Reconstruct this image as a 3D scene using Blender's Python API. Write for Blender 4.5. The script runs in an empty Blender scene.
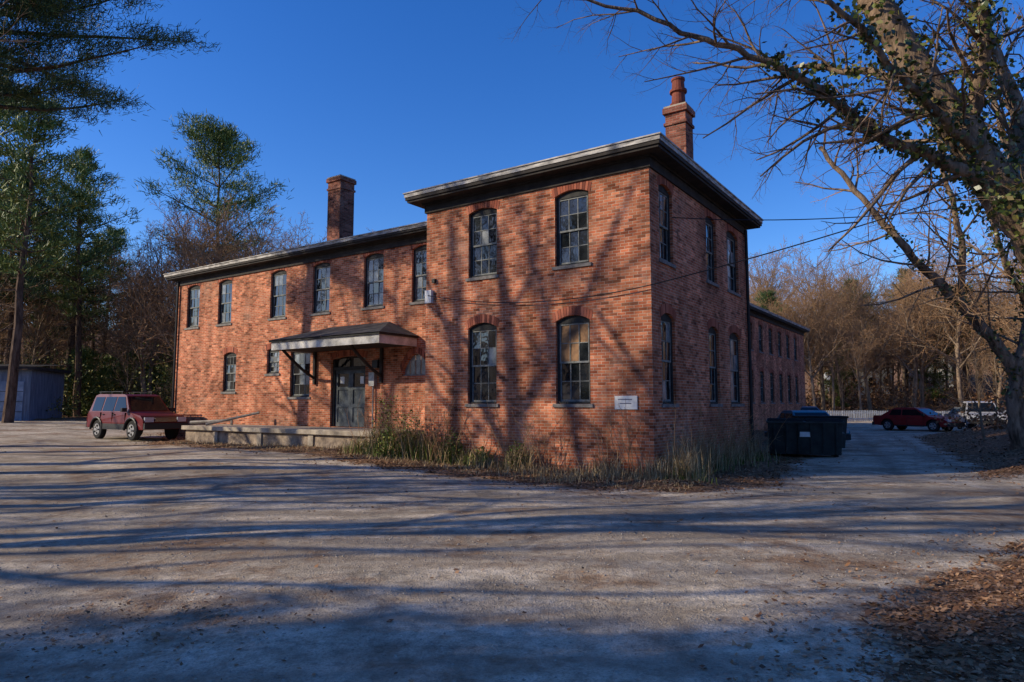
import bpy, math, random
import numpy as np
from mathutils import Vector, Matrix
R=math.radians
scene=bpy.context.scene
random.seed(7); rng=np.random.default_rng(7)

# ------------------------------------------------------------------ helpers
class Buf:
    def __init__(s): s.v=[];s.f=[];s.m=[]
    def quad(s,a,b,c,d,m=0):
        n=len(s.v); s.v+= [tuple(a),tuple(b),tuple(c),tuple(d)]; s.f.append((n,n+1,n+2,n+3)); s.m.append(m)
    def poly(s,pts,m=0):
        n=len(s.v); s.v+=[tuple(p) for p in pts]; s.f.append(tuple(range(n,n+len(pts)))); s.m.append(m)
    def box(s,x0,x1,y0,y1,z0,z1,m=0):
        if x0>x1:x0,x1=x1,x0
        if y0>y1:y0,y1=y1,y0
        n=len(s.v)
        s.v+=[(x0,y0,z0),(x1,y0,z0),(x1,y1,z0),(x0,y1,z0),(x0,y0,z1),(x1,y0,z1),(x1,y1,z1),(x0,y1,z1)]
        for q in ((0,3,2,1),(4,5,6,7),(0,1,5,4),(1,2,6,5),(2,3,7,6),(3,0,4,7)):
            s.f.append(tuple(n+i for i in q)); s.m.append(m)
    def tube(s,pts,rad,k,m=0,cap=False):
        n0=len(s.v); N=len(pts)
        ref=Vector((0,0,1)); 
        d0=(pts[-1]-pts[0])
        if d0.length>0 and abs(d0.normalized().z)>.8: ref=Vector((1,0,0))
        for i in range(N):
            t=(pts[min(i+1,N-1)]-pts[max(i-1,0)])
            a=t.cross(ref); 
            if a.length<1e-6: a=Vector((1,0,0))
            a.normalize(); b=t.cross(a); b.normalize()
            p=pts[i]; r=rad[i]
            for j in range(k):
                an=2*math.pi*j/k; c=math.cos(an)*r; e=math.sin(an)*r
                s.v.append((p.x+a.x*c+b.x*e,p.y+a.y*c+b.y*e,p.z+a.z*c+b.z*e))
        for i in range(N-1):
            for j in range(k):
                j2=(j+1)%k
                s.f.append((n0+i*k+j,n0+i*k+j2,n0+(i+1)*k+j2,n0+(i+1)*k+j)); s.m.append(m)
        if cap:
            s.f.append(tuple(n0+j for j in range(k))); s.m.append(m)
            s.f.append(tuple(n0+(N-1)*k+j for j in range(k))); s.m.append(m)
    def arr(s,V,nper,m=0):
        n=len(s.v); V=np.asarray(V).reshape(-1,3); s.v+=V.tolist()
        idx=(np.arange(len(V)).reshape(-1,nper)+n).tolist()
        s.f+=[tuple(i) for i in idx]; s.m+=[m]*len(idx)
    def mesh(s,name,mats,smooth=False):
        me=bpy.data.meshes.new(name); me.from_pydata(s.v,[],s.f)
        for mt in mats: me.materials.append(mt)
        me.polygons.foreach_set('material_index',s.m)
        if smooth: me.polygons.foreach_set('use_smooth',[True]*len(s.f))
        me.update(); return me
    def obj(s,name,mats,parent=None,smooth=False,bevel=0):
        if not isinstance(mats,(list,tuple)): mats=[mats]
        o=bpy.data.objects.new(name,s.mesh(name,mats,smooth)); scene.collection.objects.link(o)
        if parent: o.parent=parent
        if bevel:
            b=o.modifiers.new('bevel','BEVEL'); b.width=bevel; b.segments=2; b.limit_method='ANGLE'
        return o
def empty(name,loc=(0,0,0),rz=0):
    o=bpy.data.objects.new(name,None); o.location=loc; o.rotation_euler=(0,0,rz); scene.collection.objects.link(o); return o
def inst(name,me,loc,rz=0,sc=1,parent=None,tilt=0):
    o=bpy.data.objects.new(name,me); o.location=loc; o.rotation_euler=(tilt,0,rz); o.scale=(sc,sc,sc) if not isinstance(sc,tuple) else sc
    scene.collection.objects.link(o)
    if parent:o.parent=parent
    return o

# ------------------------------------------------------------------ materials
class M:
    def __init__(s,name,base=(.5,.5,.5),rough=.8,spec=.3,metal=0):
        s.mat=bpy.data.materials.new(name); s.mat.use_nodes=True; s.nt=s.mat.node_tree
        s.b=s.nt.nodes['Principled BSDF']
        s.b.inputs['Base Color'].default_value=(*base,1); s.b.inputs['Roughness'].default_value=rough
        s.b.inputs['Specular IOR Level'].default_value=spec; s.b.inputs['Metallic'].default_value=metal
    def n(s,t,**k):
        x=s.nt.nodes.new(t)
        for a,b in k.items(): setattr(x,a,b)
        return x
    def l(s,a,b): s.nt.links.new(a,b)
    def tc(s,out='Object'):
        if not hasattr(s,'_tc'): s._tc=s.n('ShaderNodeTexCoord')
        return s._tc.outputs[out]
    def noise(s,scale,detail=3,rough=.6,vec=None,stretch=None):
        v=vec or s.tc()
        if stretch:
            mp=s.n('ShaderNodeMapping'); mp.inputs['Scale'].default_value=stretch; s.l(v,mp.inputs['Vector']); v=mp.outputs[0]
        x=s.n('ShaderNodeTexNoise'); x.inputs['Scale'].default_value=scale; x.inputs['Detail'].default_value=detail; x.inputs['Roughness'].default_value=rough
        s.l(v,x.inputs['Vector']); return x.outputs['Fac']
    def ramp(s,f,stops):
        r=s.n('ShaderNodeValToRGB'); e=r.color_ramp.elements
        while len(e)<len(stops): e.new(.5)
        for i,(p,c) in enumerate(stops):
            e[i].position=p; e[i].color=(c,c,c,1) if isinstance(c,(int,float)) else (*c,1)
        s.l(f,r.inputs[0]); return r.outputs[0]
    def mix(s,f,a,b,mode='MIX'):
        x=s.n('ShaderNodeMixRGB',blend_type=mode)
        for i,q in ((0,f),(1,a),(2,b)):
            if isinstance(q,(int,float)): 
                x.inputs[i].default_value=q if i==0 else (q,q,q,1)
            elif isinstance(q,tuple): x.inputs[i].default_value=(*q,1)
            else: s.l(q,x.inputs[i])
        return x.outputs[0]
    def math(s,op,a,b=None):
        x=s.n('ShaderNodeMath',operation=op)
        for i,q in ((0,a),(1,b)):
            if q is None: continue
            if isinstance(q,(int,float)): x.inputs[i].default_value=q
            else: s.l(q,x.inputs[i])
        return x.outputs[0]
    def color(s,c): s.l(c,s.b.inputs['Base Color']); return s
    def bump(s,h,strength=.5,dist=.02):
        x=s.n('ShaderNodeBump'); x.inputs['Strength'].default_value=strength; x.inputs['Distance'].default_value=dist
        s.l(h,x.inputs['Height']); s.l(x.outputs[0],s.b.inputs['Normal'])
def mottled(name,c1,c2,scale=3,rough=.8,bump=.3,dist=.01,spec=.3,stretch=None,metal=0):
    m=M(name,c1,rough,spec,metal); f=m.noise(scale,4,.65,stretch=stretch); m.color(m.ramp(f,[(.35,c1),(.65,c2)]))
    if bump: m.bump(m.noise(scale*4,2,.6,stretch=stretch),bump,dist)
    return m.mat
def island(name,stops,rough=.6,spec=.3):
    m=M(name,(.1,.1,.1),rough,spec); g=m.n('ShaderNodeNewGeometry')
    m.color(m.ramp(g.outputs['Random Per Island'],stops)); return m.mat

def brick_mat(name,c1,c2,mort,dirt=.55):
    m=M(name,c1,.9,.15)
    sn=m.n('ShaderNodeSeparateXYZ'); m.l(m.tc('Normal'),sn.inputs[0])
    so=m.n('ShaderNodeSeparateXYZ'); m.l(m.tc('Object'),so.inputs[0])
    g=m.math('GREATER_THAN',m.math('ABSOLUTE',sn.outputs[0]),.5)
    u=m.n('ShaderNodeMix'); m.l(g,u.inputs[0]); m.l(so.outputs[0],u.inputs[2]); m.l(so.outputs[1],u.inputs[3])
    cb=m.n('ShaderNodeCombineXYZ'); m.l(u.outputs[0],cb.inputs[0]); m.l(so.outputs[2],cb.inputs[1])
    def bt(ms,ca,cb_,mo,vec):
        br=m.n('ShaderNodeTexBrick'); br.offset=.5
        for k,v in (('Scale',1),('Mortar Size',ms),('Mortar Smooth',.15),('Bias',0),('Brick Width',.205),('Row Height',.068)): br.inputs[k].default_value=v
        br.inputs['Color1'].default_value=(*ca,1); br.inputs['Color2'].default_value=(*cb_,1); br.inputs['Mortar'].default_value=(*mo,1)
        m.l(vec,br.inputs['Vector']); return br
    br=bt(.0065,c1,c2,mort,cb.outputs[0])
    mp=m.n('ShaderNodeMapping'); mp.inputs['Location'].default_value=(.205*14,.068*22,0); m.l(cb.outputs[0],mp.inputs[0])
    b2=bt(0,(0,0,0),(1,1,1),(0,0,0),mp.outputs[0])
    var=m.ramp(b2.outputs['Color'],[(.04,.45),(.22,.87),(.8,1.05),(.97,1.38)])
    c=m.mix(1,br.outputs['Color'],var,'MULTIPLY')
    c=m.mix(1,c,m.ramp(m.noise(.6,4,.65),[(.32,.58),(.5,1.0),(.7,1.25)]),'MULTIPLY')
    c=m.mix(dirt,c,m.ramp(m.noise(1.5,4,.7,stretch=(1,1,.16)),[(.36,.35),(.58,1.08)]),'MULTIPLY')
    c=m.mix(m.ramp(m.noise(.8,4,.7),[(.54,0.),(.74,.4)]),c,(.50,.35,.26))
    c=m.mix(m.ramp(m.noise(.42,5,.75,stretch=(1,1,1.4)),[(.55,0.),(.68,.5)]),c,(.11,.045,.03))
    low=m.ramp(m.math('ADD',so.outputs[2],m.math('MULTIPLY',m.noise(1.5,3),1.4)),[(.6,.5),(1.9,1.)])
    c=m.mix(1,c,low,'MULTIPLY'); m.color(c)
    h=m.math('SUBTRACT',m.math('MULTIPLY',b2.outputs['Color'],.35),br.outputs['Fac']); m.bump(h,.7,.012)
    return m.mat
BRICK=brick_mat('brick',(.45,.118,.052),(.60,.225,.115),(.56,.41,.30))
BRICK_OLD=brick_mat('brick_chimney',(.19,.055,.035),(.30,.11,.07),(.28,.2,.155))
ARCHB=island('brick_arch',[(0,(.14,.045,.03)),(.5,(.32,.09,.05)),(1,(.48,.17,.10))],.9)
STONE=mottled('sill_stone',(.13,.12,.11),(.25,.23,.21),6)
CONC=mottled('concrete',(.2,.165,.13),(.5,.43,.33),2.2,.9,.5,.02)
FRAME=mottled('window_frame_dark',(.02,.02,.02),(.045,.045,.04),8)
SASH=mottled('sash_paint',(.12,.13,.12),(.28,.29,.27),9)
FASCIA=mottled('fascia_paint',(.16,.15,.14),(.6,.57,.52),2.6,.7,stretch=(1,1,4))
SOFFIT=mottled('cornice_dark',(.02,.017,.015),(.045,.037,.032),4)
ROOFM=mottled('roof_membrane',(.04,.04,.045),(.1,.1,.1),2)
DOORM=mottled('door_paint',(.05,.06,.065),(.12,.14,.15),4)
BLACK=M('black_iron',(.015,.015,.016),.5).mat
RUBBER=M('rubber',(.015,.015,.015),.85).mat
WHITE=mottled('white_paint',(.6,.6,.58),(.8,.8,.78),3,.5,.1)
TERRA=mottled('terracotta',(.15,.038,.022),(.24,.068,.04),5)
METAL=mottled('galvanised',(.22,.22,.22),(.4,.4,.4),6,.5,.1,metal=.4)
def glass():
    m=M('window_glass',(.012,.016,.02),.04,.9)
    m.color(m.ramp(m.noise(1.7,3),[(.4,(.006,.008,.01)),(.7,(.04,.045,.045))])); m.bump(m.noise(3,2),.2,.02); return m.mat
GLASS=glass()
CURT_REFL=mottled('curtain_reflection_glass',(.10,.12,.13),(.28,.30,.30),3,.2,0,spec=.7)  # pale panes: curtains, and window reflections put into the colour
BOARD=mottled('boarded_pane',(.13,.065,.03),(.36,.19,.08),4,.6,0)
def bark(name,c1,c2,sc=6):
    m=M(name,c1,.95,.15); f=m.noise(sc,4,.7,stretch=(1,1,.22)); m.color(m.ramp(f,[(.35,c1),(.62,c2)])); m.bump(f,.9,.05); return m.mat
BARK=bark('bark',(.07,.048,.032),(.30,.21,.14))
BARKP=bark('pine_bark',(.04,.025,.018),(.15,.10,.07))
BARKT=M('twig_bark',(.34,.205,.11),.9,.1).mat
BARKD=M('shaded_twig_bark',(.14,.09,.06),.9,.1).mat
BARKG=bark('grey_bark',(.11,.08,.055),(.33,.24,.16),5)
NEEDLE=island('pine_needles',[(0,(.035,.07,.015)),(.5,(.11,.17,.035)),(1,(.25,.27,.06))],.55)
NEEDLE2=island('dark_needles',[(0,(.015,.035,.014)),(.6,(.055,.095,.028)),(1,(.14,.18,.045))],.55)
IVY=island('ivy_leaf',[(0,(.02,.04,.012)),(.5,(.07,.10,.02)),(.85,(.16,.18,.035)),(1,(.24,.16,.05))],.4,.5)
SHRUB=island('shrub_leaf',[(0,(.04,.06,.01)),(.5,(.16,.17,.03)),(1,(.36,.29,.07))],.6)
LEAF=island('dead_leaf',[(0,(.10,.045,.022)),(.5,(.24,.12,.055)),(1,(.42,.25,.135))],.8)
STRAW=island('dry_grass',[(0,(.16,.10,.045)),(.4,(.36,.26,.13)),(.8,(.58,.45,.25)),(1,(.22,.13,.055))],.8)
GREENG=island('green_weed',[(0,(.035,.07,.01)),(.6,(.12,.17,.025)),(1,(.3,.28,.07))],.7)

# ------------------------------------------------------------------ terrain
def ss(x): x=np.clip(x,0,1); return x*x*(3-2*x)
POLY=np.array([(-70,-25),(1.2,-25),(1.5,0),(2.1,4.1),(2.8,5.3),(5.9,8),(12,10.3),(30,14),(70,20),(70,32),(30,22),(10.2,14.6),
 (12,18),(14.2,22.5),(20,34),(36,46),(48,66),(24,66),(14,36),(9.6,22),(6.4,16.2),(5.3,13.9),(3.6,12.7),(1.6,13.1),(-4.4,17.1),(-6,19.3),(-13.3,24.5),(-13.6,27),(-16,31),(-18,37),(-23,41),(-36,41),(-70,36)],float)
def sdist(x,y):
    x=np.asarray(x,float);y=np.asarray(y,float); d=np.full(x.shape,1e9); ins=np.zeros(x.shape,bool)
    n=len(POLY)
    for i in range(n):
        x0,y0=POLY[i]; x1,y1=POLY[(i+1)%n]; ex,ey=x1-x0,y1-y0
        t=np.clip(((x-x0)*ex+(y-y0)*ey)/(ex*ex+ey*ey),0,1)
        d=np.minimum(d,np.hypot(x-x0-t*ex,y-y0-t*ey))
        c=((y0>y)!=(y1>y))
        with np.errstate(divide='ignore',invalid='ignore'):
            xi=(x1-x0)*(y-y0)/((y1-y0) if y1!=y0 else 1e-9)+x0
        ins^= c&(x<xi)
    return np.where(ins,d,-d)
def hgt(x,y,sd=None):
    x=np.asarray(x,float);y=np.asarray(y,float)
    if sd is None: sd=sdist(x,y)
    h=.2*ss((1-x)/6)*ss((y-10)/8)+.45*ss((-x-15)/15)*ss((y-25)/20)
    right=ss((x-2-.35*np.maximum(y,0))/4)
    h=h+right*.6*ss(-sd/4)
    h=h+.06*ss(-sd/1.2)
    r=np.hypot(x,y-20); h=h+24*ss((r-72)/170)
    h=h+.015*np.sin(x*1.3+y*.7)+.012*np.sin(y*2.1-x*.9)+.05*np.sin(x*.33+1)*np.sin(y*.27)*ss((np.hypot(x-3,y-14.7)-3)/6)
    h=h+np.where(sd<0,.03*np.sin(x*2.3)*np.sin(y*2.9),0)
    return h
def H(x,y): return float(hgt(np.array([x]),np.array([y]))[0])
def axis(lo,hi,step,far):
    a=list(np.arange(lo,hi,step)); s=step; v=a[-1]
    while v<far: s*=1.2; v+=s; a.append(v)
    s=step; v=lo
    while v>-far: s*=1.2; v-=s; a.insert(0,v)
    return np.array(a)
gx=axis(-32,34,.3,600); gy=axis(-6,50,.3,600)
GX,GY=np.meshgrid(gx,gy); SD=sdist(GX,GY); HH=hgt(GX,GY,SD)
TR=[[(-40,2.5),(-14,7.2),(-4,8.6),(4,9.4),(12,12),(30,17.5)],[(-40,-1),(-12,5.0),(-3,6.2),(3.5,7.9),(8,12),(9.8,16),(13,23),(20,38)],[(-30,24),(-16,19.5),(-7,14.5),(0,11.2),(8,11.6),(14,13.3),(30,18.5)],[(-34,34),(-20,27),(-10,17),(-6,10),(-4,2),(-3,-8)]]
def catm(P,n=8):
    P=[np.array(p,float) for p in P]; o=[]
    for i in range(len(P)-1):
        p0=P[max(i-1,0)];p1=P[i];p2=P[i+1];p3=P[min(i+2,len(P)-1)]
        for k in range(n):
            t=k/n; o.append(.5*((2*p1)+(p2-p0)*t+(2*p0-5*p1+4*p2-p3)*t*t+(3*p1-p0-3*p2+p3)*t**3))
    o.append(P[-1]); return o
def trackdist(x,y):
    out=np.zeros(x.shape)
    for L in TR:
        C=catm(L); d=np.full(x.shape,1e9)
        for i in range(len(C)-1):
            x0,y0=C[i];x1,y1=C[i+1];ex,ey=x1-x0,y1-y0; t=np.clip(((x-x0)*ex+(y-y0)*ey)/(ex*ex+ey*ey),0,1); d=np.minimum(d,np.hypot(x-x0-t*ex,y-y0-t*ey))
        out=np.maximum(out,np.exp(-((d-.75)/.22)**2))
    return out
TK=trackdist(GX,GY)
def sheet(name,Z,keep,mat):
    nx=len(gx);ny=len(gy); idx=np.arange(nx*ny).reshape(ny,nx)
    q=np.stack([idx[:-1,:-1],idx[:-1,1:],idx[1:,1:],idx[1:,:-1]],-1)
    k=keep[:-1,:-1]|keep[:-1,1:]|keep[1:,1:]|keep[1:,:-1]; q=q[k]
    used=np.unique(q); re=np.full(nx*ny,-1); re[used]=np.arange(len(used))
    V=np.stack([GX.ravel(),GY.ravel(),Z.ravel()],1)[used]
    me=bpy.data.meshes.new(name); me.from_pydata(V.tolist(),[],re[q].tolist())
    at=me.attributes.new('roadmask','FLOAT','POINT'); at.data.foreach_set('value',np.clip(.5+SD.ravel()[used]/1.6,0,1))
    at=me.attributes.new('wheeltrack','FLOAT','POINT'); at.data.foreach_set('value',TK.ravel()[used])
    me.polygons.foreach_set('use_smooth',[True]*len(me.polygons)); me.materials.append(mat); me.update()
    o=bpy.data.objects.new(name,me); scene.collection.objects.link(o); return o
def ground_mat():
    m=M('ground_cover',(.2,.2,.2),.95,.12)
    a=m.n('ShaderNodeAttribute'); a.attribute_name='roadmask'
    a2=m.n('ShaderNodeAttribute'); a2.attribute_name='wheeltrack'
    n1=m.noise(.7,4,.65); n2=m.noise(3.2,4,.7); fine=m.noise(55,3,.75); mid=m.noise(11,3,.7)
    g=m.ramp(n2,[(.3,(.37,.295,.21)),(.5,(.54,.45,.335)),(.7,(.70,.60,.46))])
    g=m.mix(1,g,m.ramp(n1,[(.3,.5),(.52,1.),(.75,1.2)]),'MULTIPLY')
    g=m.mix(.85,g,m.ramp(mid,[(.3,.6),(.5,1.),(.75,1.2)]),'MULTIPLY')
    g=m.mix(.9,g,m.ramp(fine,[(.28,.45),(.45,.95),(.72,1.35)]),'MULTIPLY')
    tk=m.math('MULTIPLY',a2.outputs['Fac'],m.ramp(n1,[(.3,.2),(.6,.7)])); g=m.mix(tk,g,(.22,.175,.13))
    tr=m.noise(.5,3,.6,stretch=(.3,1.8,1)); g=m.mix(m.ramp(tr,[(.48,0.),(.62,.6)]),g,(.23,.18,.13))
    v2=m.n('ShaderNodeTexVoronoi'); v2.inputs['Scale'].default_value=20; m.l(m.tc(),v2.inputs['Vector'])
    sp=m.n('ShaderNodeSeparateColor'); m.l(v2.outputs['Color'],sp.inputs[0])
    l=m.ramp(sp.outputs[0],[(0,(.08,.042,.022)),(.4,(.19,.10,.05)),(.75,(.30,.175,.09)),(1,(.40,.25,.145))])
    l=m.mix(1,l,m.ramp(n2,[(.3,.55),(.7,1.25)]),'MULTIPLY')
    s=m.math('ADD',a.outputs['Fac'],m.math('MULTIPLY',m.math('SUBTRACT',m.noise(1.1,5,.75),.5),1.6))
    c=m.mix(m.ramp(s,[(.40,0.),(.60,1.)]),l,g)
    pt=m.ramp(m.noise(.45,6,.8),[(.50,0.),(.62,.75)]); c=m.mix(pt,c,m.mix(.6,(.26,.145,.075),l)); m.color(c)
    m.bump(m.math('ADD',fine,m.math('MULTIPLY',mid,1.4)),.75,.03)
    return m.mat
GM=ground_mat()
sheet('ground',HH-.04*np.clip((SD+.7)/.5,0,1),np.ones_like(SD,bool),GM)
sheet('gravel_road',HH+.004-.012*TK,SD>-.7,GM)

# ------------------------------------------------------------------ building
CX,CY=3.05,14.7; TH=R(-34.5)
def W(a,b): return CX-.824*a+.566*b, CY+.566*a+.824*b
B=empty('brick_building',(CX,CY,0),TH)
def PL(b0,a_off=0): return lambda s,z,d:(-s,b0+d,z)
def PR(a0): return lambda s,z,d:(-a0-d,s,z)
def pbox(buf,P,s0,s1,z0,z1,d0,d1,m=0):
    a=P(s0,z0,d0);b=P(s1,z1,d1); buf.box(a[0],b[0],a[1],b[1],a[2],b[2],m)
def wall(buf,P,s0,s1,z0,z1,ops,D=.16):
    S=sorted({s0,s1}|{round(o[0]-o[1]/2,4) for o in ops}|{round(o[0]+o[1]/2,4) for o in ops})
    Z=sorted({z0,z1}|{o[2] for o in ops}|{o[3] for o in ops})
    for i in range(len(S)-1):
        for j in range(len(Z)-1):
            sc=(S[i]+S[i+1])/2; zc=(Z[j]+Z[j+1])/2
            if any(abs(sc-o[0])<o[1]/2 and o[2]<zc<o[3] for o in ops): continue
            buf.quad(P(S[i],Z[j],0),P(S[i+1],Z[j],0),P(S[i+1],Z[j+1],0),P(S[i],Z[j+1],0))
    for o in ops:
        sc,w,zb,zt,rise=o[:5]; l=sc-w/2; r=sc+w/2
        A=lambda s:zt-rise*((2*(s-sc)/w)**2)
        N=10
        buf.quad(P(l,zb,0),P(l,A(l),0),P(l,A(l),D),P(l,zb,D)); buf.quad(P(r,zb,0),P(r,A(r),0),P(r,A(r),D),P(r,zb,D))
        buf.quad(P(l,zb,0),P(r,zb,0),P(r,zb,D),P(l,zb,D))
        for k in range(N):
            a=l+w*k/N;b=l+w*(k+1)/N
            if rise>0: buf.quad(P(a,A(a),0),P(b,A(b),0),P(b,zt,0),P(a,zt,0))
            buf.quad(P(a,A(a),0),P(b,A(b),0),P(b,A(b),D),P(a,A(a),D))
def arch(buf,P,o):
    sc,w,zb,zt,rise=o[:5]; n=int(w/.075)+2; up=.215
    ww=w+.1
    for k in range(n):
        t0=-1+2*k/n+.012; t1=-1+2*(k+1)/n-.012
        s0=sc+t0*ww/2; s1=sc+t1*ww/2
        A=lambda s:zt-rise*((2*(s-sc)/w)**2)+.002
        e0=sc+(s0-sc)*1.09; e1=sc+(s1-sc)*1.09
        a=P(s0,A(s0),-.008);b=P(s1,A(s1),-.008);c=P(e1,A(s1)+up,-.008);d=P(e0,A(s0)+up,-.008)
        buf.poly([a,b,c,d])
        a2=P(s0,A(s0),.01);b2=P(s1,A(s1),.01);c2=P(e1,A(s1)+up,.01);d2=P(e0,A(s0)+up,.01)
        for q in ((a,b,b2,a2),(b,c,c2,b2),(c,d,d2,c2),(d,a,a2,d2)): buf.poly(q)
def window(fb,gb,P,o,cols=3,rows=2,curt_refl=.12,raised=0):
    sc,w,zb,zt,rise=o[:5]; l=sc-w/2+.004; r=sc+w/2-.004; D0,D1=.07,.15; zt2=zt-rise
    fw=.055
    pbox(fb,P,l,l+fw,zb,zt2,D0,D1,0); pbox(fb,P,r-fw,r,zb,zt2,D0,D1,0)
    pbox(fb,P,l+fw,r-fw,zb+.003,zb+fw,D0,D1,0); 
    N=10;A=lambda s:zt-rise*((2*(s-sc)/w)**2)
    for k in range(N):
        a=l+(r-l)*k/N;b=l+(r-l)*(k+1)/N
        fb.quad(P(a,zt2-fw,D0),P(b,zt2-fw,D0),P(b,A(b),D0),P(a,A(a),D0),0)
    pbox(fb,P,l+fw,r-fw,zt2-fw,zt2-.002,D0+.002,D1,0)
    L,Rr,Bz,T=l+fw,r-fw,zb+fw,zt2-fw; mid=(Bz+T)/2
    for si,(z0,z1,dd) in enumerate(((Bz,mid+.02,.115),(mid-.02,T,.09))):
        st=.035
        pbox(fb,P,L,L+st,z0,z1,dd,dd+.03,1); pbox(fb,P,Rr-st,Rr,z0,z1,dd,dd+.03,1)
        pbox(fb,P,L+st,Rr-st,z0,z0+st+.01,dd,dd+.03,1); pbox(fb,P,L+st,Rr-st,z1-st,z1,dd,dd+.03,1)
        gl,gr,gb0,gt=L+st,Rr-st,z0+st+.01,z1-st
        for c in range(1,cols):
            x=gl+(gr-gl)*c/cols; pbox(fb,P,x-.01,x+.01,gb0,gt,dd+.004,dd+.026,1)
        for c in range(1,rows):
            z=gb0+(gt-gb0)*c/rows; pbox(fb,P,gl,gr,z-.01,z+.01,dd+.006,dd+.024,1)
        for c in range(cols):
            for q in range(rows):
                x0=gl+(gr-gl)*c/cols; x1=gl+(gr-gl)*(c+1)/cols; y0=gb0+(gt-gb0)*q/rows; y1=gb0+(gt-gb0)*(q+1)/rows
                tx=random.uniform(-.008,.008); ty=random.uniform(-.008,.008); d=dd+.016
                rr=random.random(); m=1 if rr<curt_refl else 0
                if raised and si==1 and rr<raised: m=2
                gb.quad(P(x0,y0,d+tx+ty),P(x1,y0,d-tx+ty),P(x1,y1,d-tx-ty),P(x0,y1,d+tx-ty),m)
def sill(buf,P,o): pbox(buf,P,o[0]-o[1]/2-.07,o[0]+o[1]/2+.07,o[2]-.08,o[2]-.001,-.04,.1)

wb=Buf();ab=Buf();fb=Buf();gb=Buf();sb=Buf()
LO=(1.62,3.70);UP=(4.90,6.72)
def facade(P,s0,s1,z0,z1,ops,wins=None,**k):
    wall(wb,P,s0,s1,z0,z1,ops)
    for o in ops:
        kind=o[5] if len(o)>5 else 'w'
        if o[4]>0 : arch(ab,P,o)
        if kind=='w': window(fb,gb,P,o,curt_refl=o[6] if len(o)>6 else .05, raised=o[7] if len(o)>7 else 0); sill(sb,P,o)
front=[(1.98,.92,*LO,.13,'w',.02,.6),(4.63,.92,*LO,.13,'w',.06),(1.98,.92,*UP,.11,'w',.08),(4.63,.92,*UP,.11,'w',.05)]
facade(PL(0),0,6.56,-.6,7.12,front)
right=[(.95,.84,*LO,.12),(4.2,.86,*LO,.12),(6.15,1.1,*LO,.13,'w',.5),(.95,.84,*UP,.11),(4.2,.86,*UP,.11,'w',.2),(6.15,1.1,*UP,.12,'w',.6)]  # wide windows: bright reflection painted in as a larger share of pale panes
facade(PR(0),0,7.5,-.6,7.12,right)
facade(PR(6.56),0,2.0,-.6,7.12,[])
facade(PL(7.5),0,6.56,-.6,7.12,[])
UPW=(4.84,6.66)
wing=[(c,.93,*UPW,.1,'w',.1) for c in (8.5,10.7,13.34,15.77,19.2,21.5)]
wing+=[(14.37,1.1,1.87,3.62,.1,'w',.4),(15.95,.75,2.75,3.7,.06,'w',.9),(18.7,.85,2.1,3.67,.1,'w',.2)]
door=(11.85,1.7,.84,3.25,.1,'d'); fan=(8.75,1.15,2.5,3.2,.5,'f')
facade(PL(2),6.56,22.8,-.6,6.98,wing+[door,fan])
facade(PR(22.8),2,9,-.6,6.98,[])
rw=[(b,.95,z0,z1,.1,'w',.15) for b in np.arange(9.5,40,2.35) for z0,z1 in ((1.7,3.6),(4.75,6.4))]
facade(PR(4.9),7.5,40.5,-.6,6.98,rw)
facade(PL(40.5),4.9,13,-.6,6.98,[])
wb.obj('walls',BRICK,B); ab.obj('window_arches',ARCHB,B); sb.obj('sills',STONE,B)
P=PL(2); 
c=fan
for k in range(5):
    s=c[0]-c[1]/2+c[1]*(k+.0)/5
    gb.quad(P(s+.02,c[2]+.02,.12),P(s+c[1]/5-.02,c[2]+.02,.12),P(s+c[1]/5-.02,c[3]-.02,.12),P(s+.02,c[3]-.02,.12),1)
    pbox(fb,P,s-.015,s+.015,c[2],c[3]-.2,.09,.115,1)
pbox(fb,P,c[0]-c[1]/2,c[0]+c[1]/2,c[2],c[2]+.05,.06,.12,1)
fb.obj('window_frames',[FRAME,SASH],B); gb.obj('window_panes',[GLASS,CURT_REFL,BOARD],B)
d=Buf(); s0,s1=11.85-.85,11.85+.85
pbox(d,P,s0,s1,.84,3.25,.2,.24,0)
pbox(d,P,s0,s0+.09,.84,3.2,.08,.198,1); pbox(d,P,s1-.09,s1,.84,3.2,.08,.198,1); pbox(d,P,s0+.09,s1-.09,2.78,2.88,.08,.198,1)
for sgn in (0,1):
    a=s0+.09+sgn*.76; b=a+.755
    pbox(d,P,a,a+.11,.85,2.78,.14,.197,2); pbox(d,P,b-.11,b,.85,2.78,.14,.197,2)
    for z0,z1 in ((.85,1.0),(1.5,1.62),(2.1,2.2),(2.66,2.78)): pbox(d,P,a+.11,b-.11,z0,z1,.142,.197,2)
    pbox(d,P,a+.11,b-.11,1.0,1.5,.17,.19,2); pbox(d,P,a+.11,b-.11,1.62,2.1,.175,.19,2); pbox(d,P,a+.11,b-.11,2.2,2.66,.175,.19,3)
    pbox(d,P,a+.09,b-.09,2.9,3.18,.17,.19,3)
pbox(d,P,s0+.25,s0+.42,2.3,2.55,.168,.174,4); pbox(d,P,s1-.5,s1-.3,2.32,2.55,.168,.174,4)
d.obj('double_door',[SOFFIT,FRAME,DOORM,GLASS,WHITE],B)
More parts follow.
